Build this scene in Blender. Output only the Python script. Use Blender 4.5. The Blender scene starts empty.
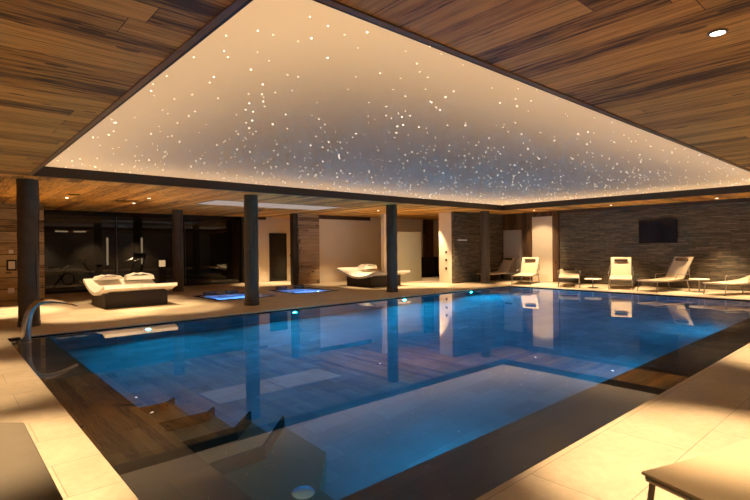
import bpy, bmesh, math, random
from mathutils import Vector, Matrix
random.seed(11)
PI = math.pi
scene = bpy.context.scene
COL = scene.collection

# ------------------------------------------------------------------ dimensions (metres)
PX0, PX1, PY0, PY1 = 0.92, 16.75, 1.85, 10.94        # pool opening in the floor
OX0, OX1, OY0, OY1 = 1.42, 17.34, 2.43, 11.60        # opening in the timber ceiling
ZC = 3.03                                            # timber ceiling height
WL = -0.035                                          # water level
XW, YW = -4.0, -4.0                                  # walls behind the viewpoint

# ------------------------------------------------------------------ node helpers
def new_mat(name):
    m = bpy.data.materials.new(name); m.use_nodes = True
    nt = m.node_tree; nt.nodes.clear()
    out = nt.nodes.new('ShaderNodeOutputMaterial')
    return m, nt, out

class NT:
    def __init__(s, nt): s.nt = nt
    def n(s, t, **kw):
        nd = s.nt.nodes.new(t)
        for k, v in kw.items(): setattr(nd, k, v)
        return nd
    def set(s, nd, key, val):
        if hasattr(val, 'node') or hasattr(val, 'is_output'): s.nt.links.new(val, nd.inputs[key])
        else: nd.inputs[key].default_value = val
    def math(s, op, a, b=0.0, clamp=False):
        nd = s.n('ShaderNodeMath', operation=op, use_clamp=clamp); s.set(nd, 0, a); s.set(nd, 1, b); return nd.outputs[0]
    def comb(s, x, y, z):
        nd = s.n('ShaderNodeCombineXYZ'); s.set(nd, 0, x); s.set(nd, 1, y); s.set(nd, 2, z); return nd.outputs[0]
    def noise(s, vec, scale, detail=4, rough=.55):
        nd = s.n('ShaderNodeTexNoise'); s.set(nd, 'Vector', vec); s.set(nd, 'Scale', scale); s.set(nd, 'Detail', detail); s.set(nd, 'Roughness', rough)
        return nd.outputs[0]
    def ramp(s, fac, stops):
        nd = s.n('ShaderNodeValToRGB'); s.set(nd, 0, fac)
        el = nd.color_ramp.elements
        while len(el) < len(stops): el.new(.5)
        for e, (p, c) in zip(el, stops): e.position = p; e.color = (*c, 1)
        return nd.outputs[0]
    def mix(s, fac, a, b, blend='MIX'):
        nd = s.n('ShaderNodeMix', data_type='RGBA', blend_type=blend)
        s.set(nd, 0, fac)
        s.set(nd, 6, (*a, 1) if isinstance(a, tuple) else a); s.set(nd, 7, (*b, 1) if isinstance(b, tuple) else b)
        return nd.outputs[2]
    def bump(s, h, strength, dist=.01):
        nd = s.n('ShaderNodeBump'); s.set(nd, 'Strength', strength); s.set(nd, 'Distance', dist); s.set(nd, 'Height', h); return nd.outputs[0]

def bsdf(T, out, color, rough=.5, metal=0, spec=.5, normal=None):
    p = T.n('ShaderNodeBsdfPrincipled')
    T.set(p, 'Base Color', (*color, 1) if isinstance(color, tuple) else color)
    T.set(p, 'Roughness', rough); T.set(p, 'Metallic', metal); T.set(p, 'Specular IOR Level', spec)
    if normal is not None: T.set(p, 'Normal', normal)
    T.nt.links.new(p.outputs[0], out.inputs[0]); return p

def plain(name, color, rough=.5, metal=0, spec=.5, var=.12, scale=8):
    m, nt, out = new_mat(name); T = NT(nt)
    tc = T.n('ShaderNodeTexCoord').outputs['Object']
    f = T.noise(tc, scale, 3)
    a = tuple(c * (1 - var) for c in color); b = tuple(min(1, c * (1 + var)) for c in color)
    bsdf(T, out, T.mix(f, a, b), rough, metal, spec, T.bump(f, .06, .004))
    return m

def glow(name, color, strength):
    m, nt, out = new_mat(name); T = NT(nt)
    e = T.n('ShaderNodeEmission'); T.set(e, 0, (*color, 1)); T.set(e, 1, strength)
    nt.links.new(e.outputs[0], out.inputs[0])
    m.cycles.emission_sampling = 'NONE'
    return m

def wood(name, c_dark, c_mid, c_light, width=.2, length=3.2, rough=.55, gap=.035, gapdark=.25, contrast=1.0):
    m, nt, out = new_mat(name); T = NT(nt)
    uv = T.n('ShaderNodeUVMap').outputs[0]
    sp = T.n('ShaderNodeSeparateXYZ'); T.set(sp, 0, uv)
    u, v = sp.outputs[0], sp.outputs[1]
    vw = T.math('DIVIDE', v, width); vid = T.math('FLOOR', vw); vf = T.math('FRACT', vw)
    wn = T.n('ShaderNodeTexWhiteNoise', noise_dimensions='1D'); T.set(wn, 'W', vid)
    us = T.math('ADD', T.math('DIVIDE', u, length), T.math('MULTIPLY', wn.outputs[0], 7.3))
    uid = T.math('FLOOR', us); uf = T.math('FRACT', us)
    wn2 = T.n('ShaderNodeTexWhiteNoise', noise_dimensions='2D'); T.set(wn2, 'Vector', T.comb(vid, uid, 0))
    tint = wn2.outputs[0]
    off = T.math('MULTIPLY', tint, 31.0)
    grain = T.noise(T.comb(T.math('ADD', T.math('MULTIPLY', u, 1.1), off), T.math('MULTIPLY', v, 16), off), 1.6, 7, .62)
    broad = T.noise(T.comb(T.math('ADD', T.math('MULTIPLY', u, .5), off), T.math('MULTIPLY', v, 4), off), 1.3, 2)
    g = T.math('ADD', T.math('MULTIPLY', grain, .95), T.math('MULTIPLY', broad, .15))
    g = T.math('ADD', g, T.math('MULTIPLY', T.math('SUBTRACT', tint, .5), .34 * contrast))
    col = T.ramp(g, [(.33, c_dark), (.50, c_mid), (.72, c_light)])
    vo = T.n('ShaderNodeTexVoronoi'); T.set(vo, 'Vector', T.comb(T.math('MULTIPLY', u, 1.5), T.math('MULTIPLY', v, 5), off)); T.set(vo, 'Scale', 1.0)
    knot = T.math('LESS_THAN', vo.outputs[0], .13)
    col = T.mix(T.math('MULTIPLY', knot, .75), col, tuple(c * .35 for c in c_dark))
    edge = T.math('MAXIMUM', T.math('LESS_THAN', vf, gap), T.math('LESS_THAN', uf, .0012))
    col = T.mix(T.math('MULTIPLY', edge, .85), col, tuple(c * gapdark for c in c_dark))
    h = T.math('SUBTRACT', T.math('MULTIPLY', grain, .4), edge)
    bsdf(T, out, col, rough, 0, .3, T.bump(h, .5, .008))
    return m

def membrane_mat(name, dif, trn):
    m, nt, out = new_mat(name); T = NT(nt)
    d = T.n('ShaderNodeBsdfDiffuse'); T.set(d, 0, (*dif, 1)); t = T.n('ShaderNodeBsdfTranslucent'); T.set(t, 0, (*trn, 1))
    mx = T.n('ShaderNodeAddShader'); nt.links.new(d.outputs[0], mx.inputs[0]); nt.links.new(t.outputs[0], mx.inputs[1])
    nt.links.new(mx.outputs[0], out.inputs[0]); return m

def stone_courses(name):
    m, nt, out = new_mat(name); T = NT(nt)
    uv = T.n('ShaderNodeUVMap').outputs[0]
    br = T.n('ShaderNodeTexBrick'); T.set(br, 'Vector', uv); T.set(br, 'Scale', 1.0)
    br.offset = .37; br.squash = .7; br.squash_frequency = 3
    T.set(br, 'Brick Width', .62); T.set(br, 'Row Height', .05); T.set(br, 'Mortar Size', .004); T.set(br, 'Bias', 0.0)
    T.set(br, 'Color1', (.085, .072, .055, 1)); T.set(br, 'Color2', (.20, .165, .12, 1)); T.set(br, 'Mortar', (.015, .012, .01, 1))
    sp = T.n('ShaderNodeSeparateXYZ'); T.set(sp, 0, uv)
    nz = T.noise(T.comb(T.math('MULTIPLY', sp.outputs[0], 2.2), T.math('MULTIPLY', sp.outputs[1], 13.4), 0), 1.5, 5, .6)
    fine = T.noise(uv, 22, 5)
    col = T.mix(.75, br.outputs[0], T.ramp(nz, [(.3, (.3, .3, .3)), (.7, (1.35, 1.25, 1.1))]), 'MULTIPLY')
    hh = T.math('ADD', T.math('MULTIPLY', nz, .8), T.math('MULTIPLY', fine, .25))
    hh = T.math('SUBTRACT', hh, br.outputs[1])
    bsdf(T, out, col, .75, 0, .3, T.bump(hh, .8, .03))
    return m

def floor_tiles(name):
    m, nt, out = new_mat(name); T = NT(nt)
    tc = T.n('ShaderNodeTexCoord').outputs['Object']
    br = T.n('ShaderNodeTexBrick'); T.set(br, 'Vector', tc); T.set(br, 'Scale', 1.0); br.offset = .5
    T.set(br, 'Brick Width', 1.2); T.set(br, 'Row Height', .6); T.set(br, 'Mortar Size', .004); T.set(br, 'Mortar Smooth', .3)
    T.set(br, 'Color1', (.50, .41, .29, 1)); T.set(br, 'Color2', (.58, .48, .35, 1)); T.set(br, 'Mortar', (.30, .24, .17, 1))
    nz = T.noise(tc, 1.6, 6, .62); nz2 = T.noise(tc, 14, 5, .6)
    col = T.mix(.6, br.outputs[0], T.ramp(nz, [(.3, (.72, .70, .66)), (.7, (1.12, 1.1, 1.08))]), 'MULTIPLY')
    col = T.mix(.35, col, T.ramp(nz2, [(.35, (.75, .73, .7)), (.65, (1.1, 1.1, 1.1))]), 'MULTIPLY')
    h = T.math('SUBTRACT', T.math('MULTIPLY', nz2, .2), br.outputs[1])
    rg = T.math('ADD', .38, T.math('MULTIPLY', nz, .2))
    bsdf(T, out, col, rg, 0, .35, T.bump(h, .25, .004))
    return m

def pool_tiles(name, ca, cb, w=.6, h=.3):
    m, nt, out = new_mat(name); T = NT(nt)
    uv = T.n('ShaderNodeUVMap').outputs[0]
    br = T.n('ShaderNodeTexBrick'); T.set(br, 'Vector', uv); T.set(br, 'Scale', 1.0)
    T.set(br, 'Brick Width', w); T.set(br, 'Row Height', h); T.set(br, 'Mortar Size', .004)
    T.set(br, 'Color1', (*ca, 1)); T.set(br, 'Color2', (*cb, 1)); T.set(br, 'Mortar', (*[c * .88 for c in ca], 1))
    tc = T.n('ShaderNodeTexCoord').outputs['Object']
    nz = T.noise(tc, 1.3, 5, .6)
    col = T.mix(.6, br.outputs[0], T.ramp(nz, [(.3, (.7, .7, .7)), (.7, (1.15, 1.15, 1.15))]), 'MULTIPLY')
    bsdf(T, out, col, .6, 0, .3)
    return m

def water_mat(name, absorb, density):
    m, nt, out = new_mat(name); T = NT(nt)
    g = T.n('ShaderNodeBsdfPrincipled')
    T.set(g, 'Base Color', (1, 1, 1, 1)); T.set(g, 'Roughness', 0.0); T.set(g, 'IOR', 1.333); T.set(g, 'Transmission Weight', 1.0)
    tc = T.n('ShaderNodeTexCoord').outputs['Object']
    nt.links.new(g.outputs[0], out.inputs[0])
    va = T.n('ShaderNodeVolumeAbsorption'); T.set(va, 0, (*absorb, 1)); T.set(va, 1, density)
    nt.links.new(va.outputs[0], out.inputs[1])
    m.cycles.homogeneous_volume = True
    return m

def pane_mat(name, tint, refl0=.04, rough=0.0, translucent=None):
    """thin glass sheet: transparent, with a mirror film that grows towards grazing angles"""
    m, nt, out = new_mat(name); T = NT(nt)
    geo = T.n('ShaderNodeNewGeometry')
    d = T.n('ShaderNodeVectorMath', operation='DOT_PRODUCT'); T.set(d, 0, geo.outputs['Normal']); T.set(d, 1, geo.outputs['Incoming'])
    c = T.math('ABSOLUTE', d.outputs['Value'])
    f = T.math('ADD', refl0, T.math('MULTIPLY', T.math('POWER', T.math('SUBTRACT', 1.0, c, True), 5.0), 1 - refl0))
    tr = T.n('ShaderNodeBsdfTransparent'); T.set(tr, 0, (*tint, 1))
    base = tr.outputs[0]
    if translucent:
        df = T.n('ShaderNodeBsdfDiffuse'); T.set(df, 0, (*translucent, 1))
        mx = T.n('ShaderNodeMixShader'); T.set(mx, 0, .82); nt.links.new(base, mx.inputs[1]); nt.links.new(df.outputs[0], mx.inputs[2]); base = mx.outputs[0]
    gl = T.n('ShaderNodeBsdfGlossy'); T.set(gl, 'Roughness', rough)
    mx = T.n('ShaderNodeMixShader'); T.set(mx, 0, f)
    nt.links.new(base, mx.inputs[1]); nt.links.new(gl.outputs[0], mx.inputs[2]); nt.links.new(mx.outputs[0], out.inputs[0])
    return m

M = {
 'ceil': wood('ceiling_timber', (.10, .042, .009), (.53, .262, .052), (.80, .45, .115), .26, 5.5, gap=.03, contrast=1.1),
 'cladding': wood('wall_timber', (.06, .036, .015), (.30, .19, .08), (.54, .37, .17), .36, 4.5, .6, .07, .2, 1.5),
 'pier': wood('pier_timber', (.12, .075, .04), (.33, .21, .11), (.45, .31, .18), .16, 1.6, .65, .05, .3, 1.3),
 'trim': plain('dark_trim', (.055, .024, .010), .45, var=.3),
 'trimface': plain('opening_face', (.022, .010, .005), .5, var=.3),
 'trimlight': plain('opening_trim', (.24, .12, .045), .45, var=.3),
 'frame': wood('frame_timber', (.035, .018, .009), (.09, .045, .02), (.16, .085, .04), .12, 3, .55),
 'log': plain('log_column', (.075, .055, .037), .6, var=.5, scale=5),
 'steel': plain('steel_plate', (.12, .11, .1), .4, .8),
 'chrome': plain('brushed_chrome', (.75, .72, .68), .22, 1.0, var=.03),
 'alu': plain('lounger_tube', (.42, .38, .33), .35, .8, var=.05),
 'sling': plain('cream_sling', (.56, .45, .31), .75, var=.05, scale=40),
 'bolster': plain('brown_bolster', (.09, .05, .03), .8),
 'white_pad': plain('cream_mattress', (.86, .80, .70), .8, var=.04),
 'towel': plain('white_towel', (.9, .87, .8), .9, var=.03, scale=30),
 'wicker': plain('dark_wicker', (.030, .018, .012), .55, var=.5, scale=60),
 'sand': plain('sand_sling', (.42, .32, .20), .8, var=.05, scale=40),
 'taupe': plain('taupe_pad', (.11, .088, .06), .85, var=.12, scale=10),
 'plaster': plain('warm_plaster', (.78, .68, .54), .8, var=.04, scale=2),
 'membrane': membrane_mat('stretch_membrane', (.32, .32, .31), (.50, .48, .45)),
 'stone': stone_courses('slate_courses'),
 'floor': floor_tiles('limestone_tiles'),
 'ledge': pool_tiles('ledge_stone', (.085, .062, .036), (.13, .095, .058), 1.2, .6),
 'basin': pool_tiles('pool_stone', (.20, .22, .24), (.28, .30, .32)),
 'shaded_riser': plain('step_riser_shade', (.010, .008, .006), .6, spec=.1),  # near black: the shade on the step fronts is put into the colour
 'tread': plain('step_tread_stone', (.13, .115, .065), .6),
 'black': plain('black_gloss', (.012, .011, .012), .15, var=.2),
 'screen': plain('tv_screen', (.006, .008, .018), .08, var=.1),
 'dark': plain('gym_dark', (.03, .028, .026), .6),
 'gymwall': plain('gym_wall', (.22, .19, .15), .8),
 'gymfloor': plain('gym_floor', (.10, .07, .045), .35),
 'spa': plain('spa_shell', (.40, .45, .52), .4, var=.05),
 'switch': plain('switch_plastic', (.8, .74, .62), .4, var=.03),
 'door': plain('white_door', (.80, .69, .53), .6, var=.03, scale=2),
 'greydoor': plain('grey_door', (.42, .36, .28), .6, var=.05, scale=2),
 'mirror': plain('mirror', (.55, .52, .5), .03, 1.0, var=.01),
 'doorglass': plain('dark_door_glass', (.010, .009, .009), .04, spec=.5),
 'grey': plain('grey_housing', (.2, .19, .18), .5),
 'table': plain('table_top', (.75, .68, .56), .5, var=.04),
 'water': water_mat('pool_water', (.38, .80, .92), .55),
 'spawater': water_mat('spa_water', (.45, .82, .95), .3),
 'glass': pane_mat('tinted_glass', (.42, .40, .38), .05),
 'frost': pane_mat('frosted_glass', (.8, .85, .78), .03, .2, (.72, .74, .60)),
 'lens': glow('lamp_lens', (1, .86, .66), 14),
 'linear': glow('linear_diffuser', (1, .78, .68), .42),
 'star': glow('fibre_star', (1, .86, .64), 10),
 'poollens': glow('pool_lamp_lens', (.45, .75, 1), 10),
 'lantern': glow('lantern_glass', (1, .72, .38), 4),
 'tube': glow('wall_tube', (1, .78, .5), 1.3),
}

# ------------------------------------------------------------------ mesh helpers
class MB:
    def __init__(s): s.bm = bmesh.new(); s.slots = []
    def box(s, x0, x1, y0, y1, z0, z1, rot=None):
        vs = [Vector((x, y, z)) for x in (x0, x1) for y in (y0, y1) for z in (z0, z1)]
        if rot is not None: vs = [rot @ v for v in vs]
        v = [s.bm.verts.new(p) for p in vs]
        for f in ((0,1,3,2),(4,6,7,5),(0,4,5,1),(2,3,7,6),(0,2,6,4),(1,5,7,3)): s.bm.faces.new([v[i] for i in f])
        return s
    def prism(s, pts, z0, z1):
        lo = [s.bm.verts.new((x, y, z0)) for x, y in pts]; hi = [s.bm.verts.new((x, y, z1)) for x, y in pts]
        n = len(pts)
        s.bm.faces.new(lo[::-1]); s.bm.faces.new(hi)
        for i in range(n): s.bm.faces.new((lo[i], lo[(i+1) % n], hi[(i+1) % n], hi[i]))
        return s
    def tube(s, path, r, n=10, radii=None, cap=True):
        path = [Vector(p) for p in path]; rings = []
        up = Vector((0, 0, 1)); prev = None
        for i, p in enumerate(path):
            t = (path[min(i+1, len(path)-1)] - path[max(i-1, 0)]).normalized()
            if prev is None:
                a = t.cross(up if abs(t.z) < .95 else Vector((1, 0, 0))).normalized()
            else:
                a = (prev - t * prev.dot(t)).normalized()
            prev = a; b = t.cross(a)
            rr = radii[i] if radii else r
            rings.append([s.bm.verts.new(p + (a * math.cos(2*PI*k/n) + b * math.sin(2*PI*k/n)) * rr) for k in range(n)])
        for A, B in zip(rings, rings[1:]):
            for k in range(n): s.bm.faces.new((A[k], A[(k+1) % n], B[(k+1) % n], B[k]))
        if cap: s.bm.faces.new(rings[0][::-1]); s.bm.faces.new(rings[-1])
        return s
    def lathe(s, prof, n=24, cx=0, cy=0):
        rings = []
        for r, z in prof:
            rings.append([s.bm.verts.new((cx + r*math.cos(2*PI*k/n), cy + r*math.sin(2*PI*k/n), z)) for k in range(n)])
        for A, B in zip(rings, rings[1:]):
            for k in range(n): s.bm.faces.new((A[k], A[(k+1) % n], B[(k+1) % n], B[k]))
        s.bm.faces.new(rings[0][::-1]); s.bm.faces.new(rings[-1])
        return s
    def sheet(s, prof, y0, y1, t, axis='x', ny=1):
        """profile [(a,z)] swept across from y0 to y1, thickness t below"""
        def P(a, b, z): return (a, b, z) if axis == 'x' else (b, a, z)
        top = [[s.bm.verts.new(P(a, y0 + (y1-y0)*j/ny, z)) for j in range(ny+1)] for a, z in prof]
        nrm = []
        for i in range(len(prof)):
            a0, z0 = prof[max(i-1, 0)]; a1, z1 = prof[min(i+1, len(prof)-1)]
            l = math.hypot(a1-a0, z1-z0); nrm.append(((z1-z0)/l, -(a1-a0)/l))
        bot = [[s.bm.verts.new(P(a + nrm[i][0]*t, y0 + (y1-y0)*j/ny, z + nrm[i][1]*t)) for j in range(ny+1)] for i, (a, z) in enumerate(prof)]
        n = len(prof)
        for i in range(n-1):
            for j in range(ny):
                s.bm.faces.new((top[i][j], top[i+1][j], top[i+1][j+1], top[i][j+1]))
                s.bm.faces.new((bot[i][j], bot[i][j+1], bot[i+1][j+1], bot[i+1][j]))
            s.bm.faces.new((top[i][0], bot[i][0], bot[i+1][0], top[i+1][0]))
            s.bm.faces.new((top[i][ny], top[i+1][ny], bot[i+1][ny], bot[i][ny]))
        for i in (0, n-1):
            for j in range(ny): s.bm.faces.new((top[i][j], top[i][j+1], bot[i][j+1], bot[i][j]))
        return s
    def bevel(s, w, seg=2, angle=40):
        bmesh.ops.recalc_face_normals(s.bm, faces=s.bm.faces)
        es = [e for e in s.bm.edges if len(e.link_faces) == 2 and e.calc_face_angle(0) > math.radians(angle)]
        bmesh.ops.bevel(s.bm, geom=es, offset=w, segments=seg, profile=.5, affect='EDGES')
        return s
    def build(s, name, mat, parent=None, loc=None, smooth=False, uaxis=None, kind=None):
        bmesh.ops.recalc_face_normals(s.bm, faces=s.bm.faces)
        if uaxis is not None:
            lay = s.bm.loops.layers.uv.new('UVMap')
            for f in s.bm.faces:
                nx, ny, nz = (abs(c) for c in f.normal)
                n = 2 if nz >= max(nx, ny) else (0 if nx > ny else 1)
                ax = [a for a in (0, 1, 2) if a != n]
                if uaxis in ax: ua = uaxis
                else: ua = ax[0]
                va = [a for a in ax if a != ua][0]
                for l in f.loops: l[lay].uv = (l.vert.co[ua], l.vert.co[va])
        me = bpy.data.meshes.new(name); s.bm.to_mesh(me); s.bm.free()
        me.materials.append(mat)
        if smooth:
            for p in me.polygons: p.use_smooth = True
            try: me.set_sharp_from_angle(angle=math.radians(35))
            except Exception: pass
        o = bpy.data.objects.new(name, me); COL.objects.link(o)
        if parent is not None: o.parent = parent
        if loc is not None: o.location = loc
        if kind: o['kind'] = kind
        return o

def empty(name, loc, rz=0):
    o = bpy.data.objects.new(name, None); o.empty_display_size = .1; COL.objects.link(o)
    o.location = loc; o.rotation_euler = (0, 0, rz); return o
def tag(o, label, cat, group=None):
    o['label'] = label; o['category'] = cat
    if group: o['group'] = group
    return o
def st(name, mb, mat, uaxis=None): return mb.build(name, mat, uaxis=uaxis, kind='structure')
def copy_tree(o, parent=None):
    c = o.copy(); COL.objects.link(c)
    if parent is not None: c.parent = parent
    for ch in list(o.children): copy_tree(ch, c)
    return c
def R(a): return math.radians(a)

def area(name, loc, rot, sx, sy, power, color, spread=180):
    l = bpy.data.lights.new(name, 'AREA'); l.shape = 'RECTANGLE'; l.size = sx; l.size_y = sy; l.energy = power; l.color = color; l.spread = R(spread)
    o = bpy.data.objects.new(name, l); COL.objects.link(o); o.location = loc; o.rotation_euler = rot; return o
def spot(name, loc, power, color, ang=80, blend=.6, radius=.03, target=None):
    l = bpy.data.lights.new(name, 'SPOT'); l.energy = power; l.color = color; l.spot_size = R(ang); l.spot_blend = blend; l.shadow_soft_size = radius
    o = bpy.data.objects.new(name, l); COL.objects.link(o); o.location = loc
    if target is not None:
        o.rotation_euler = (Vector(target) - Vector(loc)).to_track_quat('-Z', 'Y').to_euler()
    return o

# ================================================================== SETTING
# ---- floor: slab with openings for the pool and the two whirlpools
SPA = [(6.38, 8.13, 14.2, 16.05), (9.2, 10.8, 14.3, 16.03)]
def slab(xs, ys, holes, ztop, depth):
    mb = MB(); bm = mb.bm; cells = {}
    vt = {}
    def V(x, y, z):
        k = (x, y, z)
        if k not in vt: vt[k] = bm.verts.new(k)
        return vt[k]
    def solid(i, j):
        if not (0 <= i < len(xs)-1 and 0 <= j < len(ys)-1): return False
        cx, cy = (xs[i]+xs[i+1])/2, (ys[j]+ys[j+1])/2
        return not any(a < cx < b and c < cy < d for a, b, c, d in holes)
    zb = ztop - depth
    for i in range(len(xs)-1):
        for j in range(len(ys)-1):
            if not solid(i, j): continue
            a, b, c, d = xs[i], xs[i+1], ys[j], ys[j+1]
            bm.faces.new((V(a,c,ztop), V(b,c,ztop), V(b,d,ztop), V(a,d,ztop)))
            bm.faces.new((V(a,c,zb), V(a,d,zb), V(b,d,zb), V(b,c,zb)))
            for (di, dj, p, q) in ((-1,0,(a,c),(a,d)), (1,0,(b,c),(b,d)), (0,-1,(a,c),(b,c)), (0,1,(a,d),(b,d))):
                if not solid(i+di, j+dj):
                    bm.faces.new((V(*p,ztop), V(*q,ztop), V(*q,zb), V(*p,zb)))
    return mb
xs = sorted({XW, PX0, PX1, 21.6, *[v for s in SPA for v in s[:2]]}); ys = sorted({YW, PY0, PY1, 21.0, *[v for s in SPA for v in s[2:]]})
st('floor', slab(xs, ys, [(PX0, PX1, PY0, PY1)] + SPA, 0.0, .02), M['floor'])
# dark overflow slot lining just below the paving
e = .012
mb = MB()
mb.box(PX0-.05, PX0+e, PY0-.05, PY1+.05, -.30, -.021); mb.box(PX1-e, PX1+.05, PY0-.05, PY1+.05, -.30, -.021)
mb.box(PX0+e, PX1-e, PY0-.05, PY0+e, -.30, -.021); mb.box(PX0+e, PX1-e, PY1-e, PY1+.05, -.30, -.021)
st('trim_1', mb, M['black'])

# ---- pool basin: ledge along two sides, then the deep part
LX, LY = 1.53, 2.56; ZL = -.16; ZF = -1.66
mb = MB()
mb.box(PX0, LX, PY0, PY1, ZF-.2, ZL); mb.box(LX, PX1, PY0, LY, ZF-.2, ZL)
st('pool_ledge', mb, M['ledge'], uaxis=0)
mb = MB()
mb.box(LX, PX1, LY, PY1, ZF-.2, ZF)
mb.box(LX-.02, PX1+.3, PY1, PY1+.3, ZF-.2, -.30); mb.box(PX1, PX1+.3, LY-.1, PY1, ZF-.2, -.30)
st('pool_basin', mb, M['basin'], uaxis=0)
mb = MB().box(PX0-.04, PX1+.04, PY0-.04, PY1+.04, ZF-.1, WL)
st('pool_water', mb, M['water'])

# ---- walls
mb = MB().box(XW-.15, 2.60, 19.0, 19.2, 0, ZC); st('wall_left', mb, M['cladding'], uaxis=0)
mb = MB().box(2.45, 2.60, 19.2, 21.0, 0, ZC); st('wall_left_return', mb, M['cladding'], uaxis=1)
mb = MB().box(XW-.15, XW, YW-.15, 19.0, 0, ZC); st('wall_west', mb, M['plaster'])
mb = MB().box(XW, 19.85, YW-.15, YW, 0, ZC); st('wall_near', mb, M['plaster'])
mb = MB().box(19.7, 19.85, YW, 10.36, 0, ZC); st('wall_right', mb, M['stone'], uaxis=1)
mb = MB().box(19.78, 19.9, 10.36, 13.2, 0, ZC); st('wall_right_timber', mb, M['frame'], uaxis=2)
mb = MB().box(16.2, 20.2, 13.2, 13.34, 0, ZC); st('wall_slate', mb, M['stone'], uaxis=0)
mb = MB().box(16.2, 20.2, 13.341, 13.55, 0, ZC); st('wall_partition', mb, M['plaster'])
mb = MB().box(16.3, 16.7, 13.62, 14.12, 0, ZC); st('wall_pillar', mb, M['plaster'])
mb = MB().box(12.5, 21.6, 18.12, 18.3, 0, ZC); st('wall_alcove', mb, M['plaster'])
mb = MB().box(14.60, 14.82, 15.8, 16.0, 0, ZC); st('wall_screen', mb, M['plaster'])
mb = MB().box(21.5, 21.6, 13.3, 18.12, 0, ZC); st('wall_corridor', mb, M['plaster'])
mb = MB()
mb.box(10.5, 13.3, 20.6, 20.75, 0, ZC)
st('wall_back', mb, M['plaster'])
mb = MB().box(13.15, 13.3, 18.3, 20.6, 0, ZC); st('wall_back_return', mb, M['plaster'])
# timber pier and the post at its side
mb = MB().box(11.50, 12.58, 17.8, 18.12, 0, ZC); st('wall_pier', mb, M['pier'], uaxis=0)
# dark head trims above the alcove and the white wall
mb = MB().box(12.58, 15.8, 18.05, 18.12, 2.86, ZC).box(10.5, 11.5, 20.53, 20.6, 2.9, ZC); st('trim_2', mb, M['trim'])
mb = MB().box(19.6, 19.7, YW, 10.36, 2.90, ZC); st('trim_3', mb, M['trim'])

# ---- gym behind the tinted glass
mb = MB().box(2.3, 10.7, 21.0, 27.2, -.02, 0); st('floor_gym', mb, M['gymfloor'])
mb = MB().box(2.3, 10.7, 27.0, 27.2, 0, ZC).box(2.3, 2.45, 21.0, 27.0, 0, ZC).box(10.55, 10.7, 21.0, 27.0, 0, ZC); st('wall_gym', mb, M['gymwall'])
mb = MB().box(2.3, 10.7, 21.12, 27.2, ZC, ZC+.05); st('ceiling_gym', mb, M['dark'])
win = empty('window_1', (2.6, 21.0, 0)); win['kind'] = 'structure'
mb = MB()
for a, b in ((0, 2.6), (2.64, 5.26), (5.3, 7.9)): mb.box(a+.02, b, .03, .042, .1, 2.86)
mb.build('window_pane', M['glass'], win)
mb = MB().box(0, 7.9, 0, .07, 2.86, ZC).box(0, 7.9, 0, .07, 0, .1)
for a in (0, 2.6, 5.26, 7.87): mb.box(a-.0, a+.03, .0, .07, .1, 2.86)
mb.build('window_frame', M['black'], win)

# ---- doors
def door(name, x0, x1, y0, y1, z1, mat): return MB().box(x0, x1, y0, y1, 0.005, z1).build(name, mat, kind='structure')
d = door('door_1', 11.73, 12.55, 20.56, 20.6, 2.24, M['doorglass'])
MB().box(11.68, 11.73, 20.54, 20.6, 0, 2.28).box(12.55, 12.6, 20.54, 20.6, 0, 2.28).box(11.73, 12.55, 20.54, 20.6, 2.24, 2.28).build('door_frame', M['black'], d)
d = door('door_2', 19.72, 19.78, 10.66, 11.66, 2.82, M['door'])
f = MB().box(19.64, 19.78, 10.38, 10.66, 0, ZC).box(19.64, 19.78, 11.66, 12.08, 0, ZC).box(19.64, 19.78, 10.66, 11.66, 2.82, ZC); f.build('door_frame', M['frame'], d, uaxis=2)
d = door('door_3', 19.70, 19.78, 12.2, 13.13, 2.28, M['greydoor'])
MB().box(19.66, 19.70, 12.28, 12.32, .95, 1.12).build('door_handle', M['chrome'], d)

# ---- timber ceiling in four mitred fields, boards square to the opening
CX0, CX1, CY0, CY1 = XW-.1, 21.6, YW-.1, 21.1
def cei(name, pts, ua): st(name, MB().prism(pts, ZC, ZC+.05), M['ceil'], uaxis=ua)
g0 = OY1; 
cei('ceiling_west', [(CX0, CY0), (OX0-.07, OY0-.07), (OX0-.07, OY1+.07), (CX0, CY1)], 0)
cei('ceiling_near', [(CX0, CY0), (CX1, CY0), (OX1+.07, OY0-.07), (OX0-.07, OY0-.07)], 1)
cei('ceiling_east', [(CX1, CY0), (CX1, CY1), (OX1+.07, OY1+.07), (OX1+.07, OY0-.07)], 0)
cei('ceiling_far', [(CX0, CY1), (OX0-.07, OY1+.07), (OX1+.07, OY1+.07), (CX1, CY1)], 1)
ZT = 3.225; ZM = 3.235; CW = .9; ZV = 4.9
mb = MB()
mb.box(OX0-.03, OX0, OY0-.03, OY1+.03, ZC-.005, ZT); mb.box(OX1, OX1+.03, OY0-.03, OY1+.03, ZC-.005, ZT)
mb.box(OX0, OX1, OY0-.03, OY0, ZC-.005, ZT); mb.box(OX0, OX1, OY1, OY1+.03, ZC-.005, ZT)
st('trim_4', mb, M['trimface'])
mb = MB()
mb.box(OX0-.08, OX0-.03, OY0-.08, OY1+.08, ZC-.012, ZC+.03); mb.box(OX1+.03, OX1+.08, OY0-.08, OY1+.08, ZC-.012, ZC+.03)
mb.box(OX0-.03, OX1+.03, OY0-.08, OY0-.03, ZC-.012, ZC+.03); mb.box(OX0-.03, OX1+.03, OY1+.03, OY1+.08, ZC-.012, ZC+.03)
st('trim_5', mb, M['trimlight'])
mb = MB()
a, b, c, d_ = OX0-CW, OX1+CW, OY0-CW, OY1+CW
mb.box(a-.03, a, c-.03, d_+.03, ZC+.06, ZV); mb.box(b, b+.03, c-.03, d_+.03, ZC+.06, ZV)
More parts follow.
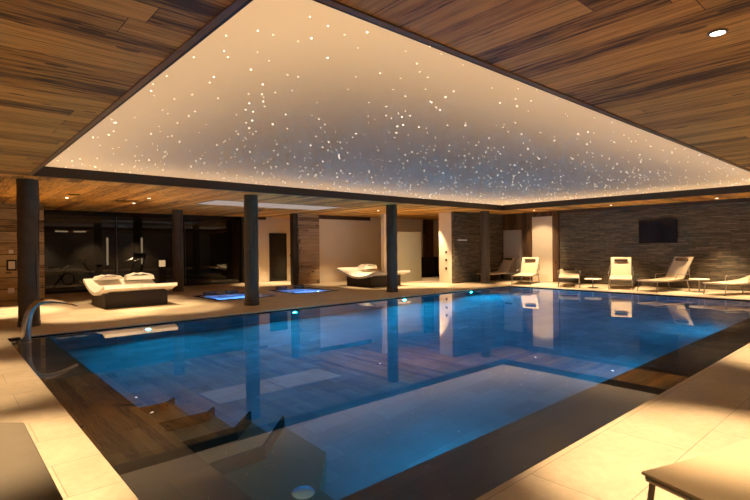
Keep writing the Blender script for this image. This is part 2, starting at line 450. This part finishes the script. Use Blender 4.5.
mb.box(a, b, c-.03, c, ZC+.06, ZV); mb.box(a, b, d_, d_+.03, ZC+.06, ZV); mb.box(a-.03, b+.03, c-.03, d_+.03, ZV, ZV+.03)
st('ceiling_void', mb, M['grey'])
# starlit membrane
mem = MB()
mem.bm.faces.new([mem.bm.verts.new(p) for p in ((OX0-.07, OY0-.07, ZM), (OX0-.07, OY1+.07, ZM), (OX1+.07, OY1+.07, ZM), (OX1+.07, OY0-.07, ZM))])
mem = mem.build('ceiling_stars', M['membrane'], kind='structure')
pts = []
while len(pts) < 1150:
    x, y = random.uniform(OX0, OX1), random.uniform(OY0, OY1)
    if all((x-p[0])**2 + (y-p[1])**2 > .01 for p in pts[-500:]): pts.append((x, y))
pts.sort(key=lambda p: p[0]**2 + p[1]**2)
proto = {}
def star_mb(mb, x, y, z, r): mb.lathe([(r, 0+z), (r*.8, z-r*.45), (r*.35, z-r*.7)], 8, x, y)
for i, (x, y) in enumerate(pts[:100]):
    r = random.choice((.003, .0035, .004, .005, .0065))
    if r not in proto:
        mb = MB(); star_mb(mb, 0, 0, 0, r); o = mb.build('fibre_star', M['star'], mem, smooth=True); proto[r] = o
    else:
        o = proto[r].copy(); COL.objects.link(o)
    o.location = (x, y, ZM)
mb = MB()
for x, y in pts[100:]:
    dd = math.hypot(x, y); star_mb(mb, x, y, ZM, random.choice((.0022, .0025, .003, .0035, .0045, .0065)) * (1 + .028 * dd))
mb.build('fibre_star_field', M['star'], mem, kind='stuff')

# ================================================================== THINGS
# ---- log columns
def column(x, y, label, r=.19):
    c = tag(empty('timber_column', (x, y, 0)), label, 'column', 'round timber columns')
    prof = [(r*1.0, .1)]
    n = 18
    for i in range(1, n+1): prof.append((r*(1 + .025*math.sin(i*1.7+x)), .1 + (ZC-.1)*i/n))
    MB().lathe(prof, 28).build('shaft', M['log'], c, smooth=True)
    MB().lathe([(r+.012, 0), (r+.012, .1), (r, .101)], 28).build('base_collar', M['steel'], c, smooth=True)
    for k in range(3):
        an = -2.4 + .5*k + x; z0 = .6 + .7*k
        p = [((r+.002)*math.cos(an+.05*math.sin(t*2)), (r+.002)*math.sin(an+.05*math.sin(t*2)), z0 + t*.28) for t in range(5)]
        MB().tube(p, .012, 6, [.004, .011, .013, .01, .003]).build('crack', M['wicker'], c)
column(1.42, 12.4, 'dark round timber column behind the chrome water spout, nearest the left timber wall')
column(6.48, 12.4, 'dark round timber column beside the first sunken blue whirlpool, between two columns along the pool')
column(11.83, 12.4, 'dark round timber column standing in front of the second daybed')
column(17.25, 12.4, 'dark round timber column at the far pool corner before the slate wall')
column(6.72, 18.6, 'round timber column against the tinted gym glass, behind the first daybed')
p = tag(MB().box(11.24, 11.46, 17.8, 18.05, 0, ZC).bevel(.01).build('timber_post', M['wicker'], uaxis=2), 'square black timber post at the side of the stacked board pier', 'post')

# ---- daybeds for two
def daybed(loc, dx, label, pads):
    t = tag(empty('daybed', loc), label, 'daybed', 'cream double daybeds on dark plinths')
    L, W = 1.5, dx                                     # plinth: W along x, L along y
    mb = MB().box(0, W, 0, L, 0, .40); mb.bevel(.015); mb.build('plinth', M['wicker'], t)
    ctrl = [(-.42, .63), (-.2, .575), (.05, .50), (.35, .435), (.7, .405), (1.05, .43), (1.4, .51), (1.75, .63), (2.02, .72)]
    prof = []
    for i in range(len(ctrl)-1):                       # smooth wave along y
        p0, p1, p2, p3 = ctrl[max(i-1,0)], ctrl[i], ctrl[i+1], ctrl[min(i+2, len(ctrl)-1)]
        for s in range(5):
            u = s/5
            f = lambda k: .5*((2*p1[k]) + (-p0[k]+p2[k])*u + (2*p0[k]-5*p1[k]+4*p2[k]-p3[k])*u*u + (-p0[k]+3*p1[k]-3*p2[k]+p3[k])*u**3)
            prof.append((f(0), f(1)))
    prof.append(ctrl[-1])
    mb = MB().sheet(prof, -.10, W/2-.006, .085, 'y', 6)
    mb.build('mattress', M['white_pad'], t, smooth=True)
    mb = MB().sheet(prof, W/2+.006, W+.12, .085, 'y', 6)
    mb.build('mattress', M['white_pad'], t, smooth=True)
    mb = MB().box(-.04, W+.14, .10, 1.30, .385, .398).box(.1, W-.1, -.1, .02, .40, .44).box(.1, W-.1, 1.48, 1.62, .40, .47); mb.build('support_rail', M['wicker'], t)
    return t
d1 = daybed((3.30, 14.45, 0), 1.62, 'cream double daybed with two rolled towels in front of the dark gym glass', None)
d2 = daybed((12.52, 14.32, 0), 1.62, 'cream double daybed behind a column, beside the second whirlpool', None)
def towel(loc, sx, sy, h, rz, label):
    mb = MB()
    prof = []
    for i in range(13):
        a = -sx/2 + sx*i/12; u = abs(2*i/12-1)
        prof.append((a, h*math.sqrt(max(0, 1-u**3)) + .012*math.sin(i*1.9)))
    mb.sheet(prof, -sy/2, sy/2, .03, 'x', 4)
    lo = [mb.bm.verts.new((-sx/2, y, -.03)) for y in (-sy/2, sy/2)]
    mb.box(-sx/2+.02, sx/2-.02, -sy/2+.01, sy/2-.01, -.02, h*.55)
    o = mb.build('towel', M['towel'], smooth=True); o.location = loc; o.rotation_euler = (0, 0, rz)
    return tag(o, label, 'towel', 'white towels on the daybeds')
towel((3.78, 16.15, .71), .70, .40, .11, .1, 'cream folded towel at the left side of the daybed before the gym glass')
towel((4.62, 16.05, .68), .80, .42, .17, -.1, 'bright white folded towel in the middle of the daybed before the gym glass')
towel((13.68, 15.85, .68), .75, .42, .16, .05, 'white folded towel on the daybed behind the column')

# ---- sun loungers
def lounger(loc, rot, back, label, w=.72, slat=None, sling='sling', armrest=True, bolster=True, Lb=.80):
    t = tag(empty('sun_lounger', loc, R(rot)), label, 'lounger', 'sling sun loungers around the pool')
    Ls, H = 1.28, .36; hw = w/2; A = R(back)
    bx, bz = math.cos(A), math.sin(A)
    mb = MB()
    for s in (-1, 1): mb.tube([(.02, s*(hw-.02), H-.02), (.5, s*(hw-.02), H-.02), (Ls+.42, s*(hw-.02), H-.02)], .017, 8)
    mb.tube([(.02, -hw+.02, H-.02), (.02, hw-.02, H-.02)], .017, 8); mb.tube([(Ls+.42, -hw+.02, H-.02), (Ls+.42, hw-.02, H-.02)], .017, 8)
    mb.build('frame', M['alu'], t, smooth=True)
    prof = [(Ls*i/12, H + .012 - .012*math.sin(PI*i/12) + (.05*(i/12)**2)) for i in range(13)]
    MB().sheet(prof, -hw, hw, .014 if sling == 'sand' else .035, 'x', 4).build('seat', M[sling], t, smooth=True)
    P = lambda s, q=0: (Ls + s*bx - q*bz, H+.05 + s*bz + q*bx)
    bt = MB()
    for s in (-1, 1): bt.tube([(P(0)[0], s*(hw-.02), P(0)[1]), (P(Lb)[0], s*(hw-.02), P(Lb)[1])], .015, 8)
    bt.tube([(P(Lb)[0], -hw+.02, P(Lb)[1]), (P(Lb)[0], hw-.02, P(Lb)[1])], .015, 8)
    bt.build('back_frame', M['alu'], t, smooth=True)
    prof = [P(Lb*i/8, -.02*math.sin(PI*i/8)+.012) for i in range(9)]
    bk = MB().sheet(prof, -hw+.03, hw-.03, .014, 'x', 4).build('backrest', M[sling], t, smooth=True)
    if bolster:
        a = P(Lb-.13, .05)
        MB().tube([(a[0], y*hw*.62, a[1]) for y in (-1, -.92, 0, .92, 1)], .05, 12, [.03, .048, .05, .048, .03]).build('headrest', M['bolster'], bk, smooth=True)
    for x0, dx in ((.10, -.06), (Ls+.12, .10)):
        for s in (-1, 1):
            lg = MB().tube([(x0, s*hw, H), (x0+dx, s*(hw+.01), 0.02)], .016, 8).build('leg', M['alu'], t, smooth=True)
            MB().lathe([(.02, 0), (.02, .022), (.016, .026)], 10, x0+dx, s*(hw+.01)).build('foot_cap', M['black'], lg, smooth=True)
    if armrest:
        for s in (-1, 1):
            q = P(.42)
            MB().tube([(Ls-.42, s*(hw+.03), H+.03), (Ls-.40, s*(hw+.035), H+.15), (Ls-.36, s*(hw+.04), H+.185), (q[0]-.05, s*(hw+.04), H+.20), (q[0], s*(hw+.01), q[1])], .012, 8).build('armrest', M['alu'], t, smooth=True)
    q = P(.45)
    for s in (-1, 1): MB().tube([(q[0], s*(hw-.06), q[1]), (Ls+.36, s*(hw-.06), H)], .011, 6).build('back_strut', M['alu'], t, smooth=True)
    return t
lounger((17.47, 10.85, 0), 17, 60, 'upright cream sling lounger in front of the white door', Lb=.74)
lounger((17.40, 8.80, 0), 27, 12, 'cream sling lounger with its back lowered, between white door and low side table', bolster=True)
lounger((17.72, 7.10, 0), 21, 62, 'upright cream sling lounger below the television, facing the pool squarely', Lb=.76)
lounger((17.50, 6.20, 0), -22, 57, 'side-on cream sling lounger with raised back, beside the low table under the television', Lb=.84)
lounger((17.60, 4.34, 0), -30, 17, 'cream sling lounger with lowered back at the end of the row, nearest the right edge')
lounger((17.62, 12.82, 0), -8, 52, 'shaded sling lounger against the slate wall behind the corner column', w=.66)
lounger((2.61, .64, 0), -17.5, 35, 'large sling lounger cut off in the lower right corner of the photo', w=.74, armrest=False, sling='sand')

def side_table(loc, label, h=.335):
    d = h-.335
    t = tag(empty('side_table', loc), label, 'table', 'small round side tables')
    MB().lathe([(.28, .30+d), (.29, .31+d), (.29, .325+d), (.28, .335+d)], 28).build('table_top', M['table'], t, smooth=True)
    MB().lathe([(.022, .02), (.022, .30+d)], 12).build('stem', M['alu'], t, smooth=True)
    MB().lathe([(.17, 0), (.17, .012), (.03, .024)], 24).build('base', M['grey'], t, smooth=True)
side_table((17.85, 8.12, 0), 'low round side table between the lowered lounger and the upright one')
side_table((18.45, 4.93, 0), 'low round side table beside the end lounger, on the stone wall side', .43)

# ---- padded relax bed in the lower left corner
t = tag(empty('relax_bed', (0, 3.2, 0)), 'flat taupe upholstered relax bed in the lower left corner of the photo', 'daybed')
outl = [(-.35, -1.2), (.45, -1.2), (.45, 1.04), (.30, 1.18), (-.35, 1.62)]
MB().prism(outl, .23, .35).bevel(.02, 3).build('mattress', M['taupe'], t, smooth=True)
MB().prism([(x*.86 - .01, y*.93) for x, y in outl], 0.0, .23).build('base', M['wicker'], t)

# ---- chrome swan neck spout rising at the pool corner
t = tag(empty('water_spout', (1.17, 10.6, ZL)), 'curved chrome swan neck water spout at the pool corner', 'spout')
path = [(0, 0, 0), (-.01, 0, .2), (0, 0, .42), (.03, 0, .58), (.09, 0, .71), (.17, 0, .785), (.27, 0, .805), (.40, 0, .80), (.52, 0, .775), (.64, 0, .735), (.78, 0, .675)]
bm_ = MB()
n = 12; rings = []
for i, p in enumerate(path):
    q0, q1 = Vector(path[max(i-1, 0)]), Vector(path[min(i+1, len(path)-1)]); tt = (q1-q0).normalized()
    side = Vector((0, 1, 0)); nn = tt.cross(side)
    f = i/(len(path)-1); hw = .065 + .05*f; th = .078*(1-f)**.8 + .010
    rings.append([bm_.bm.verts.new(Vector(p) + side*hw*math.cos(2*PI*k/n) + nn*th*math.sin(2*PI*k/n)) for k in range(n)])
for A_, B_ in zip(rings, rings[1:]):
    for k in range(n): bm_.bm.faces.new((A_[k], A_[(k+1) % n], B_[(k+1) % n], B_[k]))
bm_.bm.faces.new(rings[0][::-1]); bm_.bm.faces.new(rings[-1])
bm_.build('spout_neck', M['chrome'], t, smooth=True)
MB().lathe([(.12, 0), (.12, .012), (.08, .02)], 24).build('base_flange', M['chrome'], t, smooth=True)

# ---- pool steps: four treads with cut corners going down towards the near end
t = tag(empty('pool_steps', (LX, 4.4, ZF)), 'dark submerged pool steps with cut corners along the left ledge', 'steps')
def rel(pts): return [(x-LX, y-4.4) for x, y in pts]
risY = [5.40, 5.05, 4.70, 4.38]; zt = [-.16, -.41, -.68, -.98, -1.25]; XR = [1.93, 2.22, 2.57, 2.92]; KX = [1.80, 2.11, 2.25, 2.38]
for k in range(4):
    z = zt[k+1]; X = XR[k]; yb = risY[k]
    kx = KX[k]; peak = (X, yb + (X-kx)*.95)
    if k < 3:
        yf = risY[k+1]; nx = KX[k+1] if k else 1.86
        cut = min(X, KX[k+1]); fr = [(X, yf + (X-cut)), (cut, yf), (LX, yf)]
    else: fr = [(2.92, 4.05), (2.5, 3.57), (2.5, LY+.003), (LX, LY+.003)]
    pl = [(LX+.002, yb)] + ([(kx, yb)] if kx < X else []) + [peak] + fr
    pl = [(max(x, LX+.002), y) for x, y in pl]
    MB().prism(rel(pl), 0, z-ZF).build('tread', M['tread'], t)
    # slab behind the tread, darkened for shade; diagonal fin stands for a step shadow
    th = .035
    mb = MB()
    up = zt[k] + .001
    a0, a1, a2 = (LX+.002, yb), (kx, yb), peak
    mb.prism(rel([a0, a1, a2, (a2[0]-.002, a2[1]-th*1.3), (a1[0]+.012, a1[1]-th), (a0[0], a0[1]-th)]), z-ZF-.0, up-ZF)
    mb.build('shaded_riser', M['shaded_riser'], t)
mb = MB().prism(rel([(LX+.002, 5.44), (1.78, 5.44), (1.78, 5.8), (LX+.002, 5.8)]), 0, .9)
mb.build('step_block', M['shaded_riser'], t)
o = MB().lathe([(.10, 0), (.10, .012), (.07, .02), (.02, .02)], 24).build('floor_inlet', M['chrome'], smooth=True); o.location = (2.36, 3.62, zt[4])
tag(o, 'round metal inlet plate on the lowest submerged pool step', 'inlet')

# ---- underwater pool lamps
BLUE = (.0, .60, 1.0)
def pool_lamp(x, y, z, face, power, label):
    t = tag(empty('pool_lamp', (x, y, z)), label, 'lamp', 'underwater pool lamps')
    rot = Matrix.Rotation(R(90 if face < 0 else -90), 3, 'X')
    for nm, prof, mt in (('bezel', [(.09, 0), (.09, .02), (.065, .03)], M['chrome']), ('lens', [(.06, .012), (.06, .034), (.04, .04)], M['poollens'])):
        mb = MB().lathe(prof, 20)
        for v in mb.bm.verts: v.co = rot @ v.co
        mb.build(nm, mt, t, smooth=True)
    l = bpy.data.lights.new('pool_lamp_light', 'AREA'); l.shape = 'DISK'; l.size = .09; l.energy = power; l.color = BLUE
    lo = bpy.data.objects.new('pool_lamp_light', l); COL.objects.link(lo); lo.location = (x, y + face*.06, z)
    lo.rotation_euler = (R(-90) if face < 0 else R(90), 0, 0)
    return t
W_ = 280
pool_lamp(3.3, PY1, -.55, -1, W_*.3, 'underwater lamp in the far pool wall below the first daybed')
pool_lamp(6.9, PY1, -.55, -1, W_, 'underwater lamp in the far pool wall opposite the first whirlpool')
pool_lamp(10.9, PY1, -.55, -1, W_, 'underwater lamp in the far pool wall before the second daybed')
pool_lamp(14.3, PY1, -.55, -1, W_, 'underwater lamp in the far pool wall near the slate wall')
pool_lamp(4.0, LY, -.65, 1, W_*.13, 'underwater lamp in the near pool wall close to the steps')
pool_lamp(8.0, LY, -.65, 1, W_*.17, 'underwater lamp in the middle of the near pool wall')
pool_lamp(12.2, LY, -.65, 1, W_*.28, 'underwater lamp in the near pool wall towards the loungers')

# ---- sunken whirlpools
def whirlpool(s, label, heads):
    x0, x1, y0, y1 = s
    t = tag(empty('whirlpool', (x0, y0, 0)), label, 'whirlpool', 'sunken blue whirlpools')
    w, h = x1-x0, y1-y0
    mb = MB().box(0, w, 0, .1, -.9, -.0205).box(0, w, h-.1, h, -.9, -.0205).box(0, .1, .1, h-.1, -.9, -.0205).box(w-.1, w, .1, h-.1, -.9, -.0205).box(.1, w-.1, .1, h-.1, -.95, -.7)
    mb.build('shell', M['spa'], t)
    mb = MB().box(-.09, w+.09, -.09, 0, 0.0005, .02).box(-.09, w+.09, h, h+.09, 0.0005, .02).box(-.09, 0, 0, h, 0.0005, .02).box(w, w+.09, 0, h, 0.0005, .02)
    mb.build('rim', M['black'], t)
    for ya, yb in ((.1, .5), (h-.5, h-.1)): MB().box(.1, w-.1, ya, yb, -.7, -.42).bevel(.03).build('bench', M['spa'], t)
    MB().box(.08, w-.08, .08, h-.08, -.8, -.03).build('water', M['spawater'], t)
    for k, x in enumerate(heads):
        MB().box(x-.22, x+.22, h+.02, h+.16, .02, .12).bevel(.03, 3).build('headrest', M['bolster'], t, smooth=True)
    for xx in (.16, w-.16):
        MB().lathe([(.05, -.45), (.05, -.35)], 12, xx, h*.5).build('lamp_lens', M['poollens'], t)
    for (lx, ly, rz) in ((x0+.25, y0+h/2, -90), (x1-.25, y0+h/2, 90)):
        l = bpy.data.lights.new('whirlpool_light', 'AREA'); l.shape = 'DISK'; l.size = .3; l.energy = 80; l.color = (.18, .42, 1)
        lo = bpy.data.objects.new('whirlpool_light', l); COL.objects.link(lo); lo.location = (lx, ly, -.25); lo.rotation_euler = (0, 0, 0)
whirlpool(SPA[0], 'sunken blue whirlpool with dark headrests beside the second column', (.5, 1.3))
whirlpool(SPA[1], 'sunken blue whirlpool with dark headrests beside the column-side daybed', (.45, 1.2))

# ---- ceiling downlights
WARM = (1.0, .70, .39)
dl_proto = None
def downlight(x, y, power, label, ang=60, blend=.6, fixture=True, aim=None):
    global dl_proto
    if fixture:
        if dl_proto is None:
            t = empty('ceiling_downlight', (x, y, ZC)); dl_proto = t
            MB().lathe([(.062, 0), (.062, -.008), (.046, -.012), (.046, -.004)], 24).build('trim_ring', M['grey'], t, smooth=True)
            MB().lathe([(.044, -.001), (.044, -.009), (.03, -.012)], 20).build('lens', M['lens'], t, smooth=True)
        else:
            t = copy_tree(dl_proto); t.location = (x, y, ZC)
        tag(t, label, 'downlight', 'recessed ceiling downlights')
    spot('ceiling_spot', (x, y, ZC-.03), power, WARM, ang, blend, .04, aim or (x, y, 0))
P0 = 620
downlight(4.09, .97, 1300, 'recessed downlight in the timber ceiling at the upper right of the photo', 56)
downlight(2.72, 15.9, P0*.6, 'recessed downlight beside the short ceiling vent, left of the first daybed')
downlight(4.65, 16.6, P0*.5, 'recessed downlight beside the long ceiling vent over the gym glass')
downlight(4.54, 14.76, P0, 'recessed downlight over the first daybed, nearer the pool')
downlight(18.79, 4.51, P0*1.5, 'recessed downlight over the end lounger by the stone wall')
downlight(18.62, 7.77, P0*1.5, 'recessed downlight by the television over the upright lounger')
downlight(18.6, 10.9, P0*1.5, 'recessed downlight in front of the white door')
downlight(13.2, 14.6, P0*1.3, 'recessed downlight over the daybed behind the column')
# lamps over parts of the deck the picture only shows the light of
for x, y, pw in ((1.2, 15.6, 1300), (2.9, 13.5, 950), (4.7, 13.3, 600), (.05, 4.3, 1250), (0, 7.4, 600), (-.2, 11.0, 400), (8.9, .9, 1000), (11.8, .8, 700), (15.2, .8, 700), (18.6, 1.6, 600),
                 (15.9, 14.2, 800), (14.4, 13.8, 900), (15.6, 12.7, 800), (17.45, 6.1, 700), (17.45, 9.4, 700), (17.45, 2.9, 700), (17.45, 7.8, 400), (17.45, 4.4, 500), (17.45, 10.4, 500), (17.6, 15.9, 300), (13.1, 16.9, 450), (10.9, 19.4, 800), (12.2, 19.4, 500), (2.2, .2, 200)):
    downlight(x, y, pw, '', 60, .6, False)

spot('ceiling_spot', (17.6, 11.1, ZC-.03), 260, WARM, 50, .5, .04, (19.7, 11.15, 1.4))  # added spot with no fixture, brightens the white door
# ---- ceiling vents and linear light
def vent(x, y, l, label):
    t = tag(empty('ceiling_vent', (x, y, ZC), R(-35)), label, 'vent', 'slot vents in the timber ceiling')
    MB().box(-l/2, l/2, -.07, .07, -.012, 0).build('vent_frame', M['black'], t)
    mb = MB()
    for k in range(4): mb.box(-l/2+.02, l/2-.02, -.055+.03*k, -.045+.03*k, -.02, -.012)
    mb.build('slat', M['dark'], t)
vent(4.28, 15.92, .66, 'longer black slot vent in the timber ceiling over the first daybed')
vent(2.72, 14.91, .28, 'shorter black slot vent in the timber ceiling near the leftmost column')
t = tag(empty('light_panel', (6.2, 14.1, ZC)), 'long pale luminous panel in the timber ceiling over the whirlpools', 'light')
MB().box(0, 4.8, 0, 1.6, -.012, -.001).build('housing', M['grey'], t)
MB().box(.06, 2.37, .05, 1.55, -.016, -.012).build('diffuser', M['linear'], t)
MB().box(2.43, 4.74, .05, 1.55, -.016, -.012).build('diffuser', M['linear'], t)

# ---- light strips round the void above the translucent stretch ceiling
CV = (1.0, .62, .30)
cz = ZM+1.4; WPM = 10.5; IN = .0
LXo, LYo = OX1-OX0, OY1-OY0
tl = 26
area('perimeter_led', ((OX0+OX1)/2, OY0-IN, cz), (R(tl), 0, 0), LXo, .12, WPM*LXo, CV)
area('perimeter_led', ((OX0+OX1)/2, OY1+IN, cz), (R(-tl), 0, 0), LXo, .12, WPM*LXo, CV)
area('perimeter_led', (OX0-IN, (OY0+OY1)/2, cz), (0, R(-tl), 0), .12, LYo, WPM*LYo, CV)
area('perimeter_led', (OX1+IN, (OY0+OY1)/2, cz), (0, R(tl), 0), .12, LYo, WPM*LYo, CV)

# ---- television on the stone wall
t = tag(empty('television', (19.695, 6.55, 2.03)), 'black flat television on the dark stone wall', 'television')
MB().box(-.07, -.02, -.64, .64, -.42, .42).bevel(.006).build('casing', M['black'], t)
MB().box(-.074, -.07, -.61, .61, -.39, .39).build('screen', M['screen'], t)
MB().box(-.02, 0, -.2, .2, -.15, .15).build('wall_bracket', M['grey'], t)

# ---- switches and panel on the left timber wall
t = tag(empty('control_panel', (1.74, 19.0, 1.12)), 'dark framed white control panel on the left timber wall', 'panel')
MB().box(-.13, .13, -.03, 0, -.17, .17).bevel(.008).build('frame', M['black'], t)
MB().box(-.085, .085, -.036, -.03, -.12, .12).build('display', M['switch'], t)
def plate(loc, s, label, ax='y'):
    h = s/2
    mb = MB().box(-h, h, -.015, 0, -h, h) if ax == 'y' else MB().box(-.015, 0, -h, h, -h, h)
    o = mb.bevel(.004).build('wall_switch', M['switch']); o.location = loc
    MB().box(*( (-h*.6, h*.6, -.02, -.015) if ax == 'y' else (-.02, -.015, -h*.6, h*.6) ), -h*.6, h*.6).build('rocker', M['switch'], o)
    tag(o, label, 'switch')
plate((1.73, 19.0, 1.54), .12, 'square white switch above the dark framed control panel')
plate((1.72, 19.0, .33), .16, 'square white socket plate low on the left timber wall')
for k, z in enumerate((1.32, .98, .62)):
    o = MB().box(-.012, 0, -.05, .05, -.05, .05).bevel(.004).build('wall_switch', M['black']); o.location = (16.3, 13.72, z)
    tag(o, ('topmost', 'middle', 'lowest')[k] + ' dark switch plate on the pale pillar beside the slate wall', 'switch', 'dark switches on the pale pillar')
    MB().box(-.016, -.012, -.03, .03, -.03, .03).build('rocker', M['dark'], o)
o = MB().box(-.02, .0, -.08, .08, -.06, .06).build('wall_switch', M['dark']); o.location = (12.88, 20.6, 1.2); o.rotation_euler = (0, 0, R(90))
tag(o, 'small dark switch on the white wall right of the mirrored door', 'switch')
t = tag(empty('slit_light', (16.75, 13.2, 1.83)), 'thin horizontal slit light in the dark slate wall', 'light')
MB().box(-.34, .34, -.012, 0, -.022, .022).build('housing', M['grey'], t)
MB().box(-.32, .32, -.016, -.012, -.014, .014).build('diffuser', M['linear'], t)

# ---- frosted shower screen and black counter
t = tag(empty('shower_screen', (14.83, 15.7, 0)), 'pale green frosted glass screen behind the column and daybed', 'screen')
MB().box(.0, 2.03, -.006, .006, .01, 2.24).build('glass_panel', M['frost'], t)
MB().box(.0, 2.03, -.02, .02, 0, .012).build('floor_channel', M['chrome'], t)
t = tag(empty('bar_counter', (18.3, 17.1, 0)), 'black counter in the corridor beside the frosted screen', 'counter')
MB().box(0, 1.7, 0, .6, 0, .98).build('body', M['black'], t)
MB().box(-.03, 1.73, -.03, .63, .98, 1.03).build('counter_top', M['black'], t)
mb = MB()
for k in range(3): mb.box(.04+.56*k, .57+.56*k, -.015, 0, .09, .95)
mb.build('door_panel', M['black'], t)
o = MB().box(0, .7, 0, .13, 0, ZC).build('timber_facing', M['frame'], uaxis=2); o.location = (19.6, 17.98, 0)
tag(o, 'dark vertical timber panel on the wall above the black counter', 'panel')

# ---- gym equipment behind the glass
def bike(loc, rz, label):
    t = tag(empty('exercise_bike', loc, R(rz)), label, 'exercise bike', 'exercise bikes behind the glass')
    MB().box(-.5, .5, -.04, .04, 0, .07).box(-.5, -.44, -.25, .25, 0, .06).box(.44, .5, -.25, .25, 0, .06).build('base', M['grey'], t)
    a = []
    MB().tube([(.32 + .24*math.cos(2*PI*k/20), 0, .40 + .24*math.sin(2*PI*k/20)) for k in range(21)], .03, 8, cap=False).build('flywheel', M['grey'], t, smooth=True)
    MB().tube([(-.3, 0, .06), (.05, 0, .5), (.45, 0, 1.1)], .035, 8).tube([(.05, 0, .5), (-.28, 0, .86)], .03, 8).build('frame', M['grey'], t, smooth=True)
    MB().box(-.42, -.16, -.1, .1, .86, .93).bevel(.03).build('saddle', M['black'], t, smooth=True)
    MB().tube([(.45, -.25, 1.2), (.5, -.2, 1.12), (.45, 0, 1.1), (.5, .2, 1.12), (.45, .25, 1.2)], .018, 8).build('handlebar', M['chrome'], t, smooth=True)
    MB().tube([(.05, -.16, .3), (.05, .16, .42)], .02, 6).build('pedal', M['chrome'], t)
bike((3.7, 23.2, 0), 20, 'exercise bike behind the gym glass next to the leftmost column')
bike((5.0, 23.8, 0), 200, 'exercise bike behind the gym glass turned towards the other bike')
t = tag(empty('treadmill', (6.1, 23.2, 0), R(15)), 'treadmill with sloping uprights behind the gym glass', 'treadmill')
MB().box(-.85, .75, -.36, .36, .03, .18).build('deck', M['dark'], t)
MB().box(-.8, .45, -.24, .24, .18, .19).build('belt', M['black'], t)
for s in (-1, 1): MB().tube([(.35, s*.36, .15), (.72, s*.36, 1.25), (.2, s*.36, 1.05)], .03, 8).build('upright', M['chrome'], t, smooth=True)
MB().box(.62, .76, -.4, .4, 1.2, 1.42).bevel(.02).build('console', M['grey'], t)
t = tag(empty('lantern', (7.93, 24.0, 0)), 'small glowing lantern on a dark stand behind the gym glass', 'lantern')
MB().box(-.13, .13, -.13, .13, 0, .74).build('stand', M['dark'], t)
MB().box(-.11, .11, -.11, .11, .76, 1.06).build('lamp_glass', M['lantern'], t)
MB().box(-.13, .13, -.13, .13, 1.06, 1.09).box(-.13, .13, -.13, .13, .74, .76).build('lantern_cap', M['dark'], t)
for k, (x, lab) in enumerate(((3.4, 'vertical wall light behind the gym glass next to the column'), (6.3, 'vertical wall light behind the treadmill'), (7.9, 'vertical wall light above and behind the lantern'))):
    t = tag(empty('wall_light', (x, 26.99, 1.5)), lab, 'light', 'vertical wall lights in the gym')
    MB().box(-.06, .06, -.04, 0, -.72, .72).build('back_plate', M['grey'], t)
    MB().box(-.04, .04, -.07, -.04, -.68, .68).build('diffuser', M['tube'], t)
for x, lab in ((4.1, 'horizontal wall light high on the gym wall, nearer the leftmost column'), (4.85, 'horizontal wall light high on the gym wall, nearer the lantern')):
    t = tag(empty('wall_light', (x, 26.99, 2.46)), lab, 'light', 'horizontal wall lights in the gym')
    MB().box(0, .55, -.04, 0, -.05, .05).build('back_plate', M['grey'], t)
    MB().box(.02, .53, -.07, -.04, -.03, .03).build('diffuser', M['tube'], t)
for x, y in ((3.4, 26.2), (5.6, 26.2), (7.6, 26.2), (4.6, 23.5), (6.8, 23.6)):
    spot('gym_beam', (x, y, ZC-.1), 260 if y > 25 else 160, (1, .74, .46), 80, .7, .05, (x, y, 0))

# ================================================================== camera, world, view
cam = bpy.data.cameras.new('camera'); co = bpy.data.objects.new('camera', cam); COL.objects.link(co)
cam.sensor_width = 36; cam.lens = 492.236*36/750; cam.clip_start = .05
F = Vector((.66506129, .74677224, -.00497059)); Rt = Vector((.74670545, -.66507178, -.0105119)); U = Vector((.01115579, -.0032795, .99993239))
mw = Matrix((Rt, U, -F)).transposed().to_4x4(); mw.translation = (0, 0, 1.55)
co.matrix_world = mw
scene.camera = co
w = bpy.data.worlds.new('world'); scene.world = w; w.use_nodes = True
w.node_tree.nodes['Background'].inputs[0].default_value = (.004, .005, .008, 1)
scene.view_settings.view_transform = 'Standard'; scene.view_settings.look = 'None'
scene.view_settings.exposure = 0.0; scene.view_settings.gamma = 1; scene.view_settings.use_curve_mapping = False
scene.cycles.use_denoising = True
scene.cycles.use_adaptive_sampling = False
scene.cycles.sample_clamp_indirect = 7.0
scene.cycles.caustics_refractive = True; scene.cycles.caustics_reflective = True
scene.cycles.max_bounces = 14; scene.cycles.transmission_bounces = 12
